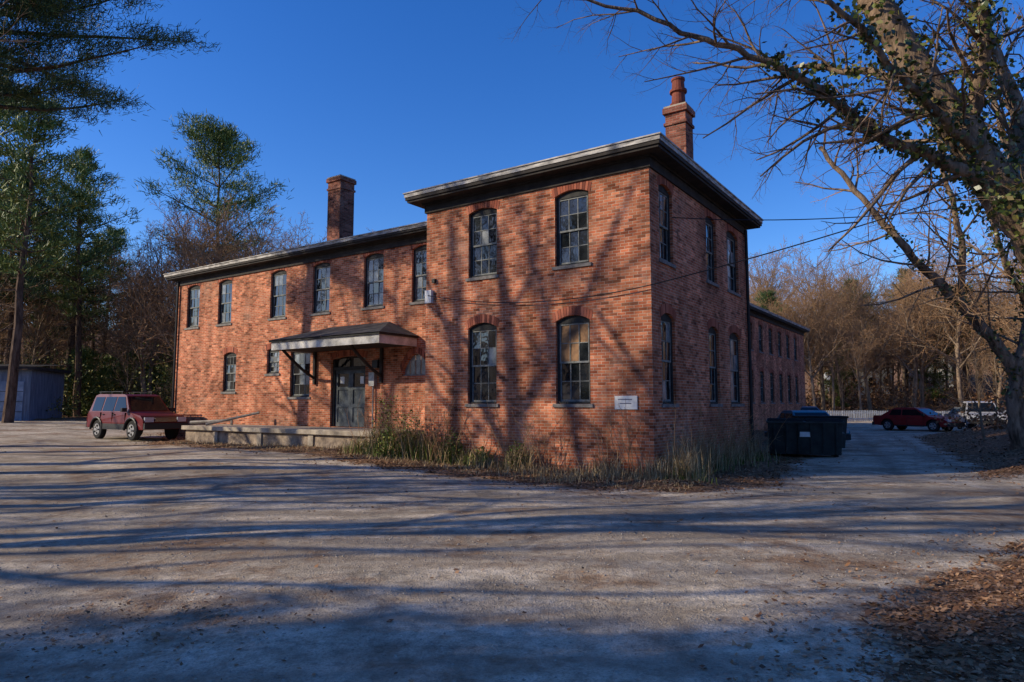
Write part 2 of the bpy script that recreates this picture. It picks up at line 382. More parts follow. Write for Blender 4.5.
def cornice(parts,x0,x1,y0,y1,zw,top,ov=.45,name='cornice',sides='xXyY'):
    c=Buf()
    def ring(o0,o1,z0,z1,m):
        X0,X1,Y0,Y1=x0-o1,x1+o1,y0-o1,y1+o1; a0,a1,b0,b1=x0-o0,x1+o0,y0-o0,y1+o0
        if 'y' in sides: c.box(X0,X1,Y0,b0,z0,z1,m)
        if 'Y' in sides: c.box(X0,X1,b1,Y1,z0,z1,m)
        if 'x' in sides: c.box(X0,a0,b0,b1,z0,z1,m)
        if 'X' in sides: c.box(a1,X1,b0,b1,z0,z1,m)
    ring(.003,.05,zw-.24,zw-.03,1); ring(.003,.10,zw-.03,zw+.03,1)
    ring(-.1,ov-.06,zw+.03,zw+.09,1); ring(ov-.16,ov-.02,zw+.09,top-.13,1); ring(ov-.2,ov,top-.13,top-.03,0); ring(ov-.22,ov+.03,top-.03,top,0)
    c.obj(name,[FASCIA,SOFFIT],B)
    r=Buf(); o=ov-.1; X0,X1,Y0,Y1=x0-o,x1+o,y0-o,y1+o; w=min(X1-X0,Y1-Y0)/2; z=top-.02; h=w*.06
    if X1-X0>Y1-Y0: p,q=(X0+w,(Y0+Y1)/2,z+h),(X1-w,(Y0+Y1)/2,z+h); r.poly([(X0,Y0,z),(X1,Y0,z),q,p]);r.poly([(X1,Y1,z),(X0,Y1,z),p,q]);r.poly([(X1,Y0,z),(X1,Y1,z),q]);r.poly([(X0,Y1,z),(X0,Y0,z),p])
    else: p,q=((X0+X1)/2,Y0+w,z+h),((X0+X1)/2,Y1-w,z+h); r.poly([(X0,Y0,z),(X1,Y0,z),p]);r.poly([(X1,Y1,z),(X0,Y1,z),q]);r.poly([(X1,Y0,z),(X1,Y1,z),q,p]);r.poly([(X0,Y1,z),(X0,Y0,z),p,q])
    r.obj('roof',ROOFM,B)
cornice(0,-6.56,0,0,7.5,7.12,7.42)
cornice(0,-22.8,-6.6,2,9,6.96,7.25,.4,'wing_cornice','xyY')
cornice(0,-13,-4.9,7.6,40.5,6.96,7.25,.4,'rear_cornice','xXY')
def chimney(a,b,w,z0,z1,pots,name):
    c=Buf(); x=-a;y=b;h=w/2
    c.box(x-h,x+h,y-h,y+h,z0,z1-.5,0); c.box(x-h-.04,x+h+.04,y-h-.04,y+h+.04,z1-.5,z1-.42,0)
    c.box(x-h,x+h,y-h,y+h,z1-.42,z1-.16,0); c.box(x-h-.06,x+h+.06,y-h-.06,y+h+.06,z1-.16,z1,0)
    c.box(x-h-.03,x+h+.03,y-h-.03,y+h+.03,z1,z1+.06,1)
    if pots:
        pr=[(0,.17),(.12,.2),(.14,.16),(.42,.15),(.45,.2),(.52,.2),(.55,.15),(.78,.14),(.8,.16),(.86,.16)]
        c.tube([Vector((x,y,z1+.06+p[0])) for p in pr],[p[1]*1.2 for p in pr],16,2)
        c.tube([Vector((x,y,z1+.5)),Vector((x,y,z1+.9))],[.15,.15],12,3,True)
    c.obj(name,[BRICK_OLD,CONC,TERRA,BLACK],B)
chimney(.75,4.0,.58,7.2,9.85,True,'chimney')
chimney(15.85,5,.76,7,11.0,False,'brick_chimney')
k=Buf()
def lb(a0,a1,b0,b1,z0,z1,m=0,buf=k): buf.box(-a0,-a1,b0,b1,z0,z1,m)
lb(8.35,18.4,.12,1.99,-.3,.68,1); lb(8.25,18.5,0,1.99,.68,.83,0)
for i in range(2): lb(7.6+.35*i,8.24,.5,1.9,-.2,.33+.22*i,0)
for s in (8.7,11.2,13.8,16.3): lb(s,s+.25,.07,.118,-.2,.678,0)
k.obj('loading_dock',[CONC,mottled('dock_wall',(.13,.1,.08),(.42,.33,.24),2.5,.9,.6,.03)],B,bevel=.015)
k=Buf(); a0,a1,b0,b1=8.7,13.8,.35,1.99; z0=3.42
lb(a0,a1,b0,b0+.06,z0,z0+.26,0,k); lb(a0,a0+.06,b0+.06,b1,z0,z0+.26,0,k); lb(a1-.06,a1,b0+.06,b1,z0,z0+.26,0,k)
lb(a0+.06,a1-.06,b0+.06,b1,z0+.03,z0+.08,1,k); lb(a0-.06,a1+.06,b0-.06,b1,z0+.262,z0+.32,3,k)
zt=z0+.32; e=.1
A=(-a0+e,b0-e,zt+.003);Bq=(-a1-e,b0-e,zt+.003);Cq=(-a1-e,b1,zt+.003);Dq=(-a0+e,b1,zt+.003); T0=(-a0-1.2,b1,zt+.55);T1=(-a1+1.2,b1,zt+.55)
k.poly([A,Bq,T1,T0],2);k.poly([A,T0,Dq],2);k.poly([Bq,Cq,T1],2)
for s in (10.2,13.5):
    P0=[Vector((-s,1.97,2.5)),Vector((-s,1.5,2.75)),Vector((-s,1.0,3.1)),Vector((-s,.6,3.43))]
    k.tube(P0,[.05]*4,6,1); lb(s-.05,s+.05,1.9,1.985,2.3,3.44,1,k)
k.obj('door_canopy',[mottled('canopy_fascia',(.35,.34,.31),(.66,.64,.6),3),SOFFIT,mottled('canopy_roof',(.025,.025,.027),(.07,.07,.07),3),FRAME],B)
k=Buf()
k.tube([Vector((-6.72,1.9,7.0)),Vector((-6.72,1.9,.5))],[.05,.05],8,1); k.tube([Vector((-22.6,1.92,6.9)),Vector((-22.6,1.92,.4))],[.05,.05],8,1)
k.tube([Vector((.08,7.35,7.0)),Vector((.08,7.35,.1))],[.05,.05],8,1)
lb(10.45,10.7,1.86,1.99,2.2,2.65,0,k); lb(10.35,10.6,1.9,1.99,2.8,3.05,1,k)
k.tube([Vector((-10.55,1.93,2.2)),Vector((-10.55,1.93,.85))],[.025,.025],6,0)
lb(6.3,6.52,-.1,-.002,4.35,4.7,2,k)
lb(6.2,6.3,-.08,-.002,4.9,5.0,1,k)
k.obj('wall_fittings',[METAL,BLACK,WHITE],B)
k=Buf(); k.tube([Vector((-17.4,.3,.88)),Vector((-16.1,1.6,1.3))],[.06,.05],6,0,True); k.tube([Vector((-18.9,.6,.92)),Vector((-17.2,1.2,1.02))],[.07,.05],6,0,True)
k.tube([Vector((-17.2,1.2,.83)),Vector((-17.2,1.2,1.06))],[.05,.05],6,0,True)
k.obj('timber_beams',[mottled('grey_wood',(.2,.17,.14),(.4,.36,.3),4)],B)
sg=empty('wall_sign',(CX,CY,0),TH); k=Buf(); lb(.36,.9,-.03,-.004,1.5,1.8,0,k)
for i,(x0,x1) in enumerate(((.48,.82),(.5,.78))): lb(x0,x1,-.033,-.031,1.71-.09*i,1.73-.09*i,1,k)
k.obj('panel',[WHITE,mottled('sign_ink',(.1,.12,.2),(.15,.15,.2))],sg)

def wire(name,p,q,sag,r=.012):
    k=Buf(); p=Vector(p);q=Vector(q); pts=[]
    for i in range(25):
        t=i/24; v=p.lerp(q,t); v.z-=sag*4*t*(1-t); pts.append(v)
    k.tube(pts,[r]*25,5); return k.obj(name,BLACK)
xa,ya=W(6.4,-.1); xc,yc=W(-.02,-.1)
wire('overhead_wire',(xa,ya,4.55),(xc,yc,4.2),.28)
wire('overhead_wire',(xc,yc,4.2),(17.2,13,9.0),.35,.014)
xd,yd=W(-.05,1.2); wire('overhead_wire',(xd,yd,6.0),(17.2,13,7.4),.75)
k=Buf(); k.tube([Vector((17.2,13,0)),Vector((17.2,13,10))],[.16,.12],10); k.box(16.2,18.2,12.92,13.08,9.2,9.32); k.obj('utility_pole',BARKP)

# ------------------------------------------------------------------ trees
def rvec(): 
    return Vector((random.gauss(0,1),random.gauss(0,1),random.gauss(0,1))).normalized()
SEG=[9,6,4,3,2,2]; KS=[9,6,4,3,3,3]; RMIN=0.0; WIG=.07
def grow(buf,p,d,r,L,lev,maxl,cfg,trop=.06,start=None,mats=(0,1)):
    n=SEG[lev]; k=KS[lev]; st=L/n; r=max(r,RMIN); pts=[p.copy()]; rad=[r]; dirs=[d.copy()]
    end=.3 if lev<maxl else .35
    for i in range(n):
        d=(d+rvec()*(.10+.06*lev if lev else WIG)+Vector((0,0,trop))).normalized()
        p=p+d*st; pts.append(p.copy()); rad.append(r*(1-(1-end)*(i+1)/n)); dirs.append(d.copy())
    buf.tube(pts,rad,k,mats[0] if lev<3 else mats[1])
    if lev<maxl:
        nc=cfg[lev]; s0=start if start is not None else (.33 if lev==0 else .12)
        az=random.random()*6.28
        for i in range(nc):
            t=s0+(1-s0)*(i+random.random()*.8)/nc; t=min(t,.995); f=t*n; j=int(f); q=pts[j].lerp(pts[j+1],f-j); dd=dirs[j+1]
            az+=2.4+random.uniform(-.4,.4)
            a=dd.cross(Vector((.3,.2,1)));
            if a.length<.01:a=Vector((1,0,0))
            a.normalize(); b=dd.cross(a)
            side=a*math.cos(az)+b*math.sin(az); an=R(random.uniform(28,62) if lev else random.uniform(30,70)*(1.1-.45*t))
            nd=(dd*math.cos(an)+side*math.sin(an)).normalized()
            rr=rad[j]*random.uniform(.42,.62); 
            LL=L*random.uniform(.42,.62)*(1.15-.55*t if lev==0 else 1.1-.5*t)
            grow(buf,q,nd,rr,LL,lev+1,maxl,cfg,trop,None,mats)
def bare_mesh(seed,L=11,r=.22,cfg=(13,7,6,4,3),maxl=5,name='bare_tree',lean=0,bk=None,rmin=0,st=None,tw=None,wig=.07):
    global RMIN,WIG
    RMIN=rmin; WIG=wig; random.seed(seed); b=Buf(); grow(b,Vector((0,0,-.3)),Vector((lean,0,1)).normalized(),r,L,0,maxl,cfg,start=st); RMIN=0
    return b.mesh(name,[bk or BARKG,tw or BARKT],True)
bares=[bare_mesh(11,12,.2,(16,8,6,3),4,rmin=.017),bare_mesh(12,14,.22,(16,8,6,3),4,rmin=.017),bare_mesh(13,10,.15,(15,8,6,3),4,lean=.1,rmin=.015),bare_mesh(14,13,.26,(14,8,6,3),4,lean=-.1,rmin=.017)]
shadowtrees=[bare_mesh(21,15,.36,(8,5,4,3),4,bk=BARK,st=.45),bare_mesh(22,16,.32,(9,5,4,2),4,lean=.08,bk=BARK,st=.45),
 bare_mesh(23,17,.24,(9,5,4,3),4,bk=BARK,st=.3,wig=.16),bare_mesh(24,16,.2,(8,6,4,3),4,bk=BARK,st=.25,wig=.2,lean=.1)]
def needles(buf,C,D,n,L,w,spread,m=1):
    C=np.repeat(np.asarray(C),n,0); D=np.repeat(np.asarray(D),n,0); N=len(C)
    base=C+rng.normal(0,1,(N,3))*spread*np.array([1,1,.45])
    d=D*.7+rng.normal(0,.7,(N,3))+np.array([0,0,.35]); d/=np.linalg.norm(d,axis=1)[:,None]
    s=np.cross(d,rng.normal(0,1,(N,3))); s/=np.linalg.norm(s,axis=1)[:,None]
    l=L*rng.uniform(.6,1.3,(N,1)); V=np.stack([base-s*w,base+s*w,base+d*l+s*w*.3,base+d*l-s*w*.3],1)
    buf.arr(V,4,m)
def pine_mesh(seed,Ht,crown,spread,nd=12,L=.34,w=.028,name='pine_tree',mat=None,sp=.28,r0=.3,gap=.62,dens=1.,droop=0):
    random.seed(seed); b=Buf(); lean=Vector((random.uniform(-.03,.03),random.uniform(-.03,.03),1))
    T=[Vector((0,0,-.3))+lean*(Ht*i/10)+Vector((random.uniform(-.1,.1),random.uniform(-.1,.1),0)) for i in range(11)]
    b.tube(T,[r0*(1-.93*i/10) for i in range(11)],8,0)
    z=crown; C=[];Dn=[]
    for q in range(9):
        zz=crown*random.uniform(.35,1); f=zz/Ht*10; j=int(f); p0=T[j].lerp(T[j+1],f-j); an=random.random()*6.28; d=Vector((math.cos(an),math.sin(an),random.uniform(-.1,.25)))
        b.tube([p0,p0+d*random.uniform(.5,1.8)],[.035,.01],3,0)
    while z<Ht-.3:
        t=(z-crown)/(Ht-crown); f=min(z/Ht*10,9.99); j=int(f); p0=T[j].lerp(T[j+1],f-j)
        nb=random.randint(3,5); az=random.random()*6.28
        for q in range(nb):
            az+=6.28/nb+random.uniform(-.4,.4)
            prof=(math.sin(math.pi*min(1,(t*.85+.17)))**.7)*(1-t*.45)
            Lb=spread*prof*random.uniform(.45,1.2)+.3
            el=random.uniform(-.05,.3)+t*.5-droop
            d=Vector((math.cos(az)*math.cos(el),math.sin(az)*math.cos(el),math.sin(el))); pts=[p0]; 
            n=5
            for i in range(n):
                d=(d+rvec()*.1+Vector((0,0,.06))).normalized(); pts.append(pts[-1]+d*Lb/n)
            b.tube(pts,[.055*(1-t*.5)*(1-.8*i/n)*max(1,Lb/3) for i in range(n+1)],4,0)
            for i in range(1,n+1):
                for s in range(int((3 if i>1 else 1)*dens)):
                    side=rvec(); side.z*=.3; o=side*Lb*.17*random.random()*(1.4-abs(i-3)*.2)
                    c=pts[i]+o; C.append(tuple(c)); dd=(d+side*.6).normalized(); Dn.append(tuple(dd))
        z+=gap*random.uniform(.7,1.4)
    needles(b,C,Dn,nd,L,w,sp)
    return b.mesh(name,[BARKP,mat or NEEDLE],False)
pines=[pine_mesh(31,20,9,3.9,12,.42,.034,gap=1.0),pine_mesh(32,17,8,3.4,12,.42,.034,mat=NEEDLE2,gap=.9),pine_mesh(33,21,11,4.6,12,.42,.034,gap=1.3)]
fullp=[pine_mesh(38,13,2.2,3.4,12,.42,.036,gap=.85,mat=NEEDLE2),pine_mesh(39,11,1.5,3.0,12,.4,.036,gap=.85)]
hem=pine_mesh(35,17,1.5,4.6,10,.4,.05,'hemlock_tree',NEEDLE2,.34,.3,.6)
yhem=pine_mesh(37,7,.6,2.4,11,.32,.04,'young_hemlock',NEEDLE,.26,.1,.5)
hero=pine_mesh(36,25.2,13,6.4,24,.42,.032,gap=1.5,sp=.42,dens=1.5)
nearp=pine_mesh(41,22,12.0,6.4,70,.26,.015,mat=NEEDLE2,gap=.5,sp=.3,r0=.32,dens=1.7,droop=.1)

def place(name,me,x,y,rz=None,sc=1,parent=None):
    return inst(name,me,(x,y,H(x,y)-.1),random.random()*6.28 if rz is None else rz,sc,parent)
random.seed(5)
place('pine_tree',hero,-23.9,55,1.0,1.0)
place('pine_tree',nearp,-18.1,22.6,.4,1.0)
for x,y,i,s in ((-28.5,38.5,0,1),(-33,45,1,1.05),(-34,52,2,1.0),(-37,50,1,1.1),(-33,42,2,1.05)):
    place('pine_tree',pines[i],x,y,None,s)
for x,y,i,s in ((-17.5,13.3,0,1.0),(-27,13.5,1,1.1),(-25,18.8,0,.95),(-36,17,1,1.1),(-15,6.4,2,1.0),(-21,7.2,3,1.1),(-28,5.9,2,1.15),(-13.5,9.6,3,.9),(-34,7.6,2,1.2),(-19.5,10.2,2,1.0),(-24,9.3,3,1.1)):
    place('bare_tree',shadowtrees[i],x,y,None,s)
for x,y,s in ((-20,-.6,.85),(-23,-2.6,1.0),(-28,-2.0,1.0),(-32,-3.6,1.15),(-24,-7.5,1.1),(-36,-3.4,1.15),(-40,-6.5,1.2),(-18,-4.2,.8),(-17,-9,1.0),(-15,-1.6,.5)):
    place('hemlock_tree',hem,x,y,None,s)
wood=empty('woodland')
def wplace(me,x,y,s=1): 
    return inst('tree_in_woodland',me,(x,y,H(x,y)-.2),random.random()*6.28,(s,s,s*random.uniform(.9,1.12)),wood)
for i in range(13):
    y=random.uniform(48,80); x=y*random.uniform(-.88,-.60); wplace(random.choice(pines),x,y,random.uniform(.75,.95))
for i in range(12): y=random.uniform(50,78); x=y*random.uniform(-.86,-.42); wplace(fullp[i%2],x,y,random.uniform(.5,.85))
for i in range(16): y=random.uniform(44,62); x=y*random.uniform(-.86,-.46); wplace(yhem,x,y,random.uniform(.4,.8))
for i in range(40):
    y=random.uniform(44,88); x=y*random.uniform(-.86,-.34)
    wplace(random.choice(bares),x,y,random.uniform(.75,1.05))
for i in range(24):
    y=random.uniform(62,95); x=y*random.uniform(-.36,.36)
    wplace(random.choice(bares),x,y,random.uniform(.95,1.2))
for i in range(84):
    y=random.uniform(50,112); x=y*random.uniform(.34,.95)
    if y<70 and sdist(np.array([x]),np.array([y]))[0]>-2: continue
    wplace(random.choice(bares),x,y,random.uniform(.8,1.25))
for i in range(22):
    y=random.uniform(72,120); wplace(random.choice(bares),y*random.uniform(.38,.66),y,random.uniform(.8,1.2))
for x,y,s in ((19,21.5,.75),(23.5,26,.85),(27,30,.9),(32,35,.95),(37,38,1),(42,44,1.05),(36,30,1.),(27,22,.9),(22,17.5,.7),(44,54,1.1)):
    wplace(bares[int(x)%4],x,y,s)
for x,y,s in ((50,75,.9),(66,82,.9),(36,95,1.),(28,74,.85),(58,100,1.1),(44,88,1.0)): wplace(pines[1],x,y,s)
for x,y,s in ((30,76,.7),(41,84,.8),(56,90,.9),(47,100,.9),(64,74,.7)): wplace(fullp[1],x,y,s)

def smooth_path(P,n=6,j=.05):
    P=[Vector(p) for p in P]; out=[]
    for i in range(len(P)-1):
        p0=P[max(i-1,0)];p1=P[i];p2=P[i+1];p3=P[min(i+2,len(P)-1)]
        for k in range(n):
            t=k/n; v=.5*((2*p1)+(p2-p0)*t+(2*p0-5*p1+4*p2-p3)*t*t+(3*p1-p0-3*p2+p3)*t**3)
            out.append(v+rvec()*j)
    out.append(P[-1]); return out
def limb(b,P,r0,r1,nch,cl,lev=2,maxl=5,cfg=(0,0,5,4,3),k=10,j=.04,s0=.15,trop=0,pend=None):
    pts=smooth_path(P,6,j); N=len(pts); rad=[r0+(r1-r0)*(i/(N-1))**.8 for i in range(N)]
    rad=[r*random.uniform(.92,1.08) for r in rad]; b.tube(pts,rad,k,0)
    for i in range(nch):
        f=(s0+(1-s0)*(i+random.random())/nch)*(N-1); q=int(min(f,N-2)); p=pts[q]; d=(pts[q+1]-pts[q]).normalized()
        s=rvec(); s=(s-d*s.dot(d)).normalized(); an=R(random.uniform(30,70)); nd=d*math.cos(an)+s*math.sin(an)
        grow(b,p,nd,min(rad[q]*.5,.04),cl*random.uniform(.5,1.2)*(1.2-.5*i/nch),lev,maxl,cfg,trop)
    return pts,rad
random.seed(77)
ob=Buf(); iv=[]
def ivy(pts,rad,n,off=.16,i0=0,i1=1):
    N=len(pts)
    for _ in range(n):
        q=random.randint(int(i0*(N-1)),int(i1*(N-1))); 
        if math.sin(q*1.7)+random.uniform(-1,1)<-.3: continue
        v=rvec(); iv.append(pts[q]+v*(rad[q]+abs(random.gauss(0,off))))
t=[(10.4,10.2,-.3),(9.6,10.1,1.6),(8.4,10,3.3),(7.5,10,4.7),(6.6,10.1,6.3),(5.75,10.2,7.9),(5.3,10.6,9.6),(4.6,11.2,12)]
p,r=limb(ob,t,.42,.16,9,2.6,k=14,j=.03,s0=.45); ivy(p,r,4600,.18,.3,1)
br=[([(7.7,10,4.4),(6.8,9.9,5.1),(5.5,9.8,5.6),(4.87,9.8,6.15),(3.7,9.7,6.75),(2.7,9.6,7.05),(1.4,9.5,7.5),(-.3,9.4,7.6)],.12,.012,28,1.5,2000,.12,.55),
 ([(7.2,10,5.3),(6.2,9.6,5.9),(5.4,9.2,6.3),(4.6,8.9,7.0),(3.6,8.7,7.5),(2.4,8.6,7.7)],.09,.012,16,1.3,1100,.14,.6),
 ([(7.6,10.1,4.6),(8.2,10.6,5.6),(8.4,11.0,7.0),(8.1,11.3,8.6)],.18,.07,10,2.2,1800,.2,1),
 ([(6.4,10.1,6.6),(5.6,10.9,7.2),(4.7,11.6,7.6),(3.4,12.2,8.0)],.08,.012,12,1.3,600,.11,.5),
 ([(9.1,10,2.6),(8.4,9.4,3.9),(7.2,9.0,4.4),(6.5,8.8,4.3)],.08,.015,7,1.0,1500,.24,1),
 ([(7.0,10.1,5.6),(6.9,9.5,6.8),(6.6,9.0,8.2)],.13,.05,8,1.8,1500,.18,1)]
for P_,r0,r1,n,cl,ni,off,ie in br:
    p,r=limb(ob,P_,r0,r1,n,cl,trop=-.02); ivy(p,r,ni,off,0,ie)
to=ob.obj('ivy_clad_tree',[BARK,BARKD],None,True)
def leafbuf(C,size,mat,name,parent=None):
    C=np.array([tuple(c) for c in C]); N=len(C); d=rng.normal(0,1,(N,3)); d/=np.linalg.norm(d,axis=1)[:,None]
    s=np.cross(d,rng.normal(0,1,(N,3))); s/=np.linalg.norm(s,axis=1)[:,None]; z=size*rng.uniform(.6,1.3,(N,1))
    V=np.stack([C-d*z,C+s*z*.7,C+d*z,C-s*z*.7],1); b=Buf(); b.arr(V,4); return b.obj(name,mat,parent)
leafbuf(iv,.048,IVY,'ivy_leaves',to)
random.seed(91); cb=Buf(); iv=[]
t=[(14.9,20,.2),(14.75,20,1.4),(14.8,20,2.6),(13.8,20,4.1),(12.8,20,5.15),(11.6,20,6.5),(10.5,20.2,8.1),(9.6,20.5,9.6)]
p,r=limb(cb,t,.27,.06,20,2.6,k=10,s0=.35); ivy(p,r,900,.1,.2,.8)
for P_,r0,r1,n,cl in (([(14.8,20,2.4),(15.5,20,4.5),(15.6,20,7),(15.2,20.3,10),(14.6,20.5,13)],.22,.07,16,3.2),([(14.9,20,1.5),(16.2,19.6,3),(17.5,19.3,5.4),(18.3,19,8)],.15,.05,9,2.4),
    ([(13.3,20,4.6),(13.2,19.6,6.5),(12.5,19.2,8.8),(12.2,19,11)],.12,.04,14,2.6),([(15.5,20,4.3),(14.3,19.3,5.6),(13.4,18.8,7.6),(12.9,18.6,9.6)],.11,.03,10,2.2)):
    p,r=limb(cb,P_,r0,r1,n,cl); ivy(p,r,450,.13,0,.6)
to=cb.obj('bare_tree',[BARK,BARKT],None,True); leafbuf(iv,.06,IVY,'ivy_leaves',to)

random.seed(8)
def brush(n,xf,name,mat,h=(1,2.6),size=.12,per=260):
    C=[]
    for i in range(n):
        x,y=xf(); r=random.uniform(.7,1.8); hh=random.uniform(*h); z=H(x,y)
        for j in range(per):
            v=rvec(); rr=random.random()**.4; C.append((x+v.x*r*rr,y+v.y*r*rr,z+hh*.5+v.z*hh*.55*rr+random.uniform(-.1,.1)))
    return leafbuf(C,size,mat,name)
def xl():
    y=random.uniform(44,70); return y*random.uniform(-.82,-.36),y
brush(80,xl,'shrubs',SHRUB,(1.2,6.0),.09,230)
def xr():
    while True:
        y=random.uniform(17,95); x=y*random.uniform(.42,.95)
        if sdist(np.array([x]),np.array([y]))[0]<-1.5: return x,y
brush(40,xr,'undergrowth',LEAF,(.5,1.6),.08,200)
def xf2(): y=random.uniform(68,118); return y*random.uniform(.36,.8),y
brush(90,xf2,'thicket',LEAF,(1.5,5),.13,160)
sap=bare_mesh(51,3.2,.03,(8,5,4),3,'sapling',rmin=.006)
for i in range(70):
    x,y=xr() if i%2 else xl(); inst('sapling_in_woodland',sap,(x,y,H(x,y)-.05),random.random()*6,random.uniform(.6,1.6),wood)

# ------------------------------------------------------------------ leaves, stones, weeds
def scatter(n,x0,x1,y0,y1,dens):
    x=rng.uniform(x0,x1,n);y=rng.uniform(y0,y1,n); sd=sdist(x,y); nz=.5+.5*np.sin(x*1.1+2*np.sin(y*.8))*np.sin(y*1.7+x*.4)
    p=dens(x,y,sd,nz); k=rng.random(n)<p; return x[k],y[k],hgt(x[k],y[k],sd[k])
def inside(x,y,pad=0):
    dx=x-CX;dy=y-CY; a=-.824*dx+.566*dy; b=.566*dx+.824*dy
    return ((a>-pad)&(a<6.56+pad)&(b>-pad)&(b<7.5))|((a>0)&(a<23)&(b>2-pad))|((a>4.9)&(b>5))|((a>8.2)&(a<18.5)&(b>0-pad))
def litter(name,n,box,size,dens):
    x,y,z=scatter(n,*box,dens); k=~inside(x,y); x,y,z=x[k],y[k],z[k]; N=len(x)
    C=np.stack([x,y,z+.006+rng.random(N)*.015],1); an=rng.uniform(0,6.28,N); tl=rng.normal(0,.3,(N,2))
    d=np.stack([np.cos(an),np.sin(an),tl[:,0]],1); s=np.stack([-np.sin(an),np.cos(an),tl[:,1]],1); q=size*rng.uniform(.4,1.25,(N,1))
    V=np.stack([C-d*q,C-d*q*.1+s*q*.62,C+d*q,C-d*q*.1-s*q*.62],1); b=Buf(); b.arr(V,4); return b.obj(name,LEAF)
dn=lambda x,y,sd,nz: np.where(sd<.15,.8,np.where(sd<1.0,.14*nz+.03,.004+.03*nz**5))
lv=litter('fallen_leaves',90000,(-9,13,2.5,17),.03,dn)
l2=litter('fallen_leaves_far',60000,(-20,26,12,40),.045,dn); l2.parent=lv
l3=litter('fallen_leaves_near',34000,(1.2,8,3,9),.021,lambda x,y,sd,nz: np.where(sd<.1,.9,np.where(sd<.8,.12,.004))); l3.parent=lv
l4=litter('fallen_leaves_left',22000,(-6,-.5,3.2,6.6),.018,lambda x,y,sd,nz: .5*nz**3*np.clip((6.3-y)/2,0,1)); l4.parent=lv
x,y,z=scatter(9000,-8,6,3,13,lambda x,y,sd,nz: np.where(sd>0,.5,.1)); b=Buf(); N=len(x); q=rng.uniform(.004,.015,(N,1))
C=np.stack([x,y,z+.004],1); o=[np.array(v) for v in ((1,0,0),(0,1,0),(-1,0,0),(0,-1,0),(0,0,.8))]
j=[C+v*q*rng.uniform(.7,1.3,(N,1)) for v in o]
for a_,b_ in ((0,1),(1,2),(2,3),(3,0)): b.arr(np.stack([j[a_],j[b_],j[4]],1),3)
b.obj('gravel_stones',mottled('pebble',(.2,.17,.14),(.46,.4,.32),20))
def blades(n,fn,h,mat,name,w=.008,bend=.35,parent=None):
    P=[fn() for _ in range(n)]; x=np.array([p[0] for p in P]);y=np.array([p[1] for p in P]); hs=np.array([p[2] if len(p)>2 else 1 for p in P])
    z=hgt(x,y); N=n; an=rng.uniform(0,6.28,N); L=h*rng.uniform(.3,1.2,N)*hs; lx=np.cos(an)*bend*rng.uniform(.1,1.5,N);ly=np.sin(an)*bend*rng.uniform(.1,1.5,N)
    s=np.stack([-np.sin(an),np.cos(an),0*an],1)*w; p0=np.stack([x,y,z],1); p1=p0+np.stack([lx*L*.4,ly*L*.4,L*.6],1); p2=p0+np.stack([lx*L*1.2,ly*L*1.2,L*rng.uniform(.75,1.05,N)],1)
    b=Buf()
    b.arr(np.stack([p0-s,p0+s,p1+s*.8,p1-s*.8],1),4); b.arr(np.stack([p1-s*.8,p1+s*.8,p2],1),3); return b.obj(name,mat,parent)
def strip(a0,a1,b0,b1,cl=None):
    def f():
        if cl:
            c=random.choice(cl); a=random.gauss(c[0],c[2]); b=random.gauss(c[1],c[2]*.6); b=min(b,-.05) if c[3]=='f' else b; 
            if c[3]=='r': a=min(a,-.05)
            X,Y=W(a,b); return X,Y,c[4]
        a=random.uniform(a0,a1); b=b1-abs(random.random()**1.6)*(b1-b0); X,Y=W(a,b); return X,Y,1
    return f
random.seed(3)
cl=[(7.2,-.5,.3,'f',1.9),(6.3,-.6,.3,'f',1.6),(5.6,-.35,.25,'f',1.3),(4.6,-.3,.3,'f',1.0),(4.0,-.5,.4,'f',.6),(3.2,-.4,.22,'f',1.4),(2.4,-.7,.6,'f',.45),(1.0,-.4,.2,'f',.9),(.6,-.7,.5,'f',.5),(-.2,-.5,.2,'f',1.0),(7.8,.2,.3,'x',1.7),(1.4,-1.2,.4,'f',.4),(8.0,-.6,.4,'x',1.1)]
clr=[(-.45,.4,.15,'r',1.7),(-.5,1.2,.2,'r',1.1),(-.4,2.4,.25,'r',1.7),(-.4,4,.3,'r',1.0),(-.8,-.3,.22,'r',1.1),(-.5,5.5,.3,'r',1.3)]
w0=blades(3600,strip(0,0,0,0,cl),.5,STRAW,'weeds',.006,.45); blades(1900,strip(0,0,0,0,cl[:4]+cl[10:11]+cl[12:]),.42,GREENG,'green_weeds',.009,.6,w0)
blades(1500,strip(0,0,0,0,clr),.62,STRAW,'tall_weeds',.005,.45,w0); blades(3500,strip(-1.2,8,-1.7,-.05),.1,STRAW,'short_grass',.005,.9,w0)
blades(600,strip(0,0,0,0,clr),.28,GREENG,'low_weeds',.01,.6,w0)
blades(1200,strip(8.6,18,-.9,-.02),.12,STRAW,'dock_grass',.006,.7,w0)
C=[]
for c in [(7.4,-.3,.5,1.7),(6.7,-.35,.45,1.3),(8.1,.1,.45,1.8),(7.0,-.8,.5,.9),(3.3,-.35,.35,.7),(5.4,-.3,.4,.9),(4.4,-.3,.3,.5)]:
    for i in range(650):
        v=rvec(); X,Y=W(c[0]+v.x*c[2],min(-.06,c[1]+v.y*c[2]*.7)); C.append((X,Y,H(X,Y)+abs(v.z)*c[3]*random.random()**.6))
leafbuf(C,.03,GREENG,'bramble_leaves',w0)
b=Buf()
